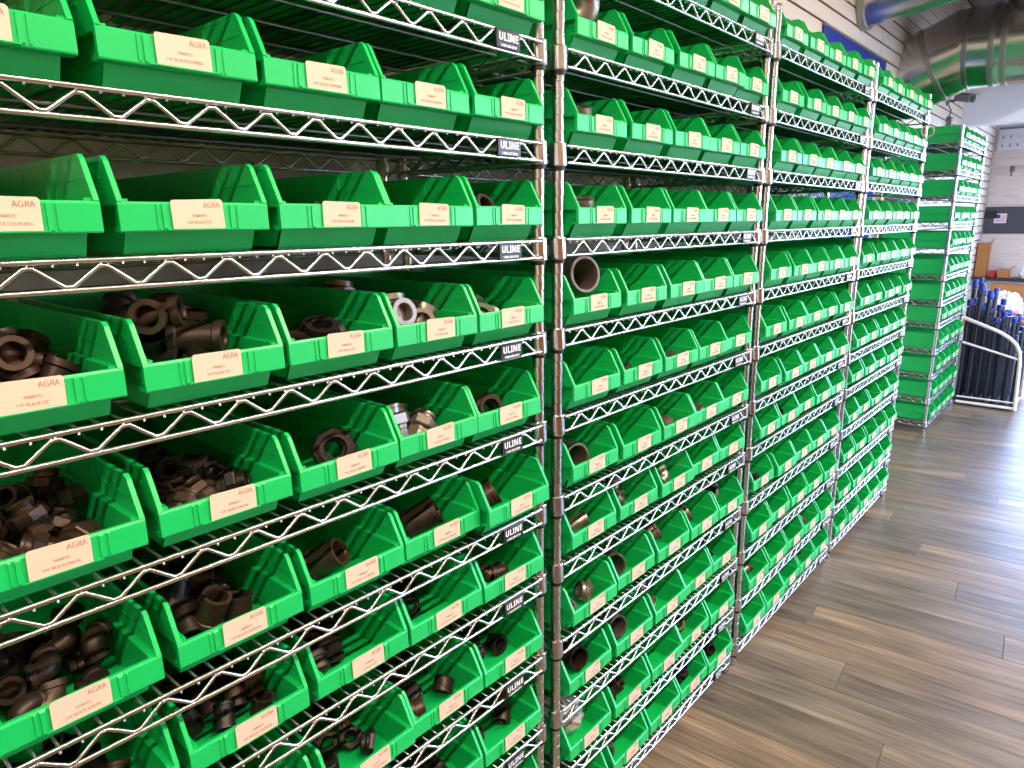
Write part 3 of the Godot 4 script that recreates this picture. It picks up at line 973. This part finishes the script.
# ------------------------------------------------------------------ far corner
func build_far_corner() -> void:
	# peg rail with hooks near the top of the end wall
	var p := thing("peg_rail", "white peg rail with metal hooks high on the end wall", "peg rail", at(END_X - 0.014, 2.02, -0.25))
	part(p, "board", soft_mesh(Vector3(-0.012, -0.02, -0.22), Vector3(0, 0.19, 0.24), 0.003), M.white_plastic)
	part(p, "rail", soft_mesh(Vector3(-0.03, 0.19, -0.22), Vector3(0, 0.21, 0.24), 0.003), M.grey_metal)
	var s := new_st()
	tube(s, [Vector3(0, 0.0, 0), Vector3(-0.07, -0.005, 0), Vector3(-0.08, 0.02, 0)], 0.004, 6)
	var hook := done(s)
	for r in 2:
		for k in 6:
			part(p, "hook", hook, M.grey_metal, at(-0.012, 0.02 + 0.085 * r, -0.17 + 0.066 * k))
	s = new_st()
	tube(s, [Vector3(0, 0.04, 0), Vector3(-0.06, 0.035, 0), Vector3(-0.12, -0.02, 0.01), Vector3(-0.13, -0.05, 0.01)], 0.008, 8)
	soft_box(s, Vector3(-0.012, 0.0, -0.02), Vector3(0, 0.06, 0.02), 0.002)
	one("slatwall_hook", done(s), M.grey_metal, at(END_X - 0.013, 1.78, -0.31), "single metal hook on the bare slats of the end wall", "hook")
	# dark board with a small flag card and two square plates
	var d := thing("display_board", "dark grey board across the end wall slats", "board", at(END_X - 0.014, 1.28, -0.24))
	part(d, "panel", soft_mesh(Vector3(-0.02, -0.14, -0.25), Vector3(0, 0.14, 0.29), 0.003), mat(Color(0.27, 0.27, 0.30), 0.6))
	for z in [-0.20, 0.17]:
		part(d, "square_plate", soft_mesh(Vector3(-0.026, 0.02, z - 0.055), Vector3(-0.02, 0.10, z + 0.055), 0.002), M.dark)
	var f := thing("flag_card", "small American flag card on the dark grey board", "flag", at(END_X - 0.035, 1.30, -0.35))
	part(f, "card", soft_mesh(Vector3(-0.003, -0.05, -0.055), Vector3(0, 0.05, 0.055), 0.001), M.white_plastic)
	for k in 6:
		part(f, "stripe", box_mesh(Vector3(-0.0036, -0.036 + 0.012 * k, -0.045), Vector3(-0.003, -0.030 + 0.012 * k, 0.045)), M.pink)
	part(f, "canton", box_mesh(Vector3(-0.0042, 0.0, -0.045), Vector3(-0.003, 0.04, -0.003)), M.blue_cap)
	# wall shelf with cartons
	var sh := thing("wall_shelf", "dark shelf on the end wall holding cartons", "shelf", at(END_X - 0.014, 0.66, -0.2))
	part(sh, "board", soft_mesh(Vector3(-0.34, 0.0, -0.29), Vector3(0, 0.025, 0.28), 0.003), mat(Color(0.16, 0.16, 0.19), 0.5))
	for z in [-0.2, 0.2]:
		part(sh, "bracket", soft_mesh(Vector3(-0.28, -0.03, z - 0.01), Vector3(0, 0.0, z + 0.01), 0.002), M.grey_metal)
	carton(Vector3(8.10, 0.686, -0.435), Vector3(0.12, 0.36, 0.11), "tall open cardboard carton on the dark shelf")
	carton(Vector3(8.08, 0.686, -0.225), Vector3(0.16, 0.085, 0.11), "low cardboard carton beside a red case on the dark shelf")
	one("red_case", soft_mesh(Vector3(-0.05, 0, -0.03), Vector3(0.05, 0.075, 0.03), 0.008), M.red, at(8.06, 0.686, -0.325), "small dark red case between two cartons on the shelf", "case")
	crumple("white_bag", Vector3(8.08, 0.685, -0.045), Vector3(0.07, 0.06, 0.05), 3, "crumpled white plastic bag on the dark shelf")
	# low table with goods
	var t := thing("low_table", "low brown table piled with bags beyond the rod cart", "table", at(7.0, 0, -0.02))
	part(t, "table_top", soft_mesh(Vector3(-0.35, 0.28, -0.40), Vector3(0.35, 0.31, 0.45), 0.004), M.cardboard)
	for q in [[-0.31, -0.36], [0.31, -0.36], [-0.31, 0.41], [0.31, 0.41]]:
		part(t, "leg", box_mesh(Vector3(q[0] - 0.02, 0, q[1] - 0.02), Vector3(q[0] + 0.02, 0.28, q[1] + 0.02)), M.cardboard)
	crumple("plastic_sack", Vector3(6.93, 0.31, -0.06), Vector3(0.15, 0.16, 0.13), 11, "large crumpled white plastic sack on the low table")
	crumple("plastic_sack", Vector3(6.82, 0.31, 0.21), Vector3(0.13, 0.13, 0.10), 17, "smaller crumpled white sack at the table edge")
	carton(Vector3(7.25, 0.31, -0.05), Vector3(0.14, 0.37, 0.34), "brown cardboard box behind the white sacks")
	s = new_st()
	var arc := []
	for k in 11:
		var a := PI * k / 10.0
		arc.append(Vector3(0, 0.16 * sin(a), -0.19 * cos(a)))
	tube(s, arc, 0.014, 8)
	one("pink_hose", done(s), M.pink, at(6.55, 0.33, 0.0), "pink hose arched in front of the white sacks", "hose")
	# rod cart
	var c := thing("rod_cart", "white tube cart holding dark rods beside the lone rack", "cart", at(4.81, 0, 0.12))
	for x in [0.0, 0.42]:
		s = new_st()
		var frame := [Vector3(x, 0.012, -0.215), Vector3(x, 0.60, -0.225)]
		for k in 3:
			frame.append(Vector3(x, 0.60 + 0.03 * (k + 1) / 3.0, -0.225 + 0.03 * k / 3.0))
		frame.append_array([Vector3(x, 0.545, 0.02), Vector3(x, 0.505, 0.085), Vector3(x, 0.465, 0.125), Vector3(x, 0.41, 0.150), Vector3(x, 0.34, 0.158), Vector3(x, 0.012, 0.170)])
		tube(s, frame, 0.0125, 10)
		part(c, "side_frame", done(s), M.white_tube)
		s = new_st()
		tube(s, [Vector3(x, 0.455, -0.19), Vector3(x, 0.365, 0.155)], 0.008, 8)
		part(c, "middle_bar", done(s), M.white_tube)
		s = new_st()
		tube(s, [Vector3(x, 0.022, -0.18), Vector3(x, 0.022, 0.17)], 0.011, 8)
		tube(s, [Vector3(x, 0.062, -0.18), Vector3(x, 0.062, 0.17)], 0.006, 8)
		part(c, "bottom_bar", done(s), M.white_tube)
	s = new_st()
	for z in [-0.17, 0.155]:
		tube(s, [Vector3(0, 0.022, z), Vector3(0.42, 0.022, z)], 0.010, 8)
	part(c, "cross_bar", done(s), M.white_tube)
	part(c, "base_tray", soft_mesh(Vector3(0.005, 0.030, -0.21), Vector3(0.415, 0.040, 0.16), 0.002), M.dark)
	s = new_st()
	lathe(s, [Vector2(0, 0), Vector2(0.014, 0), Vector2(0.014, 0.86), Vector2(0, 0.86)], 8)
	var rod := done(s)
	s = new_st()
	lathe(s, [Vector2(0, 0.93), Vector2(0.014, 0.93), Vector2(0.018, 0.92), Vector2(0.018, 0.88), Vector2(0.014, 0.87)], 10)
	var cap := done(s)
	for k in 35:
		var row := floorf(k / 5.0)
		var gx := (k % 5) * 0.08 + 0.05
		var gz := row * 0.0545 - 0.185
		var tall := 0.86 - 0.055 * row + rng.randf_range(-0.04, 0.03) - (0.12 if k % 3 == 0 else 0.0)
		var lean := Basis(Vector3.RIGHT, rng.randf_range(-0.012, 0.012)) * Basis(Vector3.BACK, rng.randf_range(-0.015, 0.015))
		var o := thing("capped_rod", "dark rod with a blue cap standing in the white cart", "rod", Transform3D(lean.scaled(Vector3(1, tall / 0.93, 1)), Vector3(4.81 + gx, 0.041, 0.12 + gz)), "blue capped rods in the white cart")
		part(o, "shaft", rod, M.navy)
		part(o, "cap", cap, M.blue_cap)


func carton(p: Vector3, size: Vector3, label: String) -> void:
	var c := thing("carton", label, "carton", at(p.x, p.y, p.z))
	var h := size / 2.0
	var s := new_st()
	box(s, Vector3(-h.x, 0, -h.z), Vector3(h.x, 0.004, h.z))
	box(s, Vector3(-h.x, 0, -h.z), Vector3(-h.x + 0.004, size.y, h.z))
	box(s, Vector3(h.x - 0.004, 0, -h.z), Vector3(h.x, size.y, h.z))
	box(s, Vector3(-h.x, 0, -h.z), Vector3(h.x, size.y, -h.z + 0.004))
	box(s, Vector3(-h.x, 0, h.z - 0.004), Vector3(h.x, size.y, h.z))
	part(c, "body", done(s), M.cardboard)
	s = new_st()
	box(s, Vector3(-h.x, 0, -0.002), Vector3(h.x, h.z * 0.9, 0.002), Transform3D(Basis(Vector3.RIGHT, 0.5), Vector3(0, size.y, h.z)))
	part(c, "flap", done(s), M.cardboard)


func crumple(base: String, p: Vector3, r: Vector3, seed_value: int, label: String) -> void:
	var s := new_st()
	var n := FastNoiseLite.new()
	n.seed = seed_value
	n.frequency = 1.6
	var ball := []
	for i in 17:
		ball.append(Vector2(sin(PI * i / 16.0), -cos(PI * i / 16.0)))
	for i in 16:
		for k in 26:
			var q := []
			for e in [[i, k], [i + 1, k], [i + 1, k + 1], [i, k + 1]]:
				var b: Vector2 = ball[e[0]]
				var a: float = TAU * (e[1] % 26) / 26.0
				var v := Vector3(b.x * cos(a), b.y, b.x * sin(a))
				v *= 1.0 + 0.5 * absf(n.get_noise_3dv(v * 1.7)) + 0.12 * n.get_noise_3dv(v * 5.0)
				q.append(Vector3(v.x * r.x, maxf(r.y * 0.95 + v.y * r.y, 0.0), v.z * r.z))
			quad(s, q[0], q[1], q[2], q[3])
	one(base, done(s), M.white_plastic, at(p.x, p.y, p.z), label, "plastic bag")
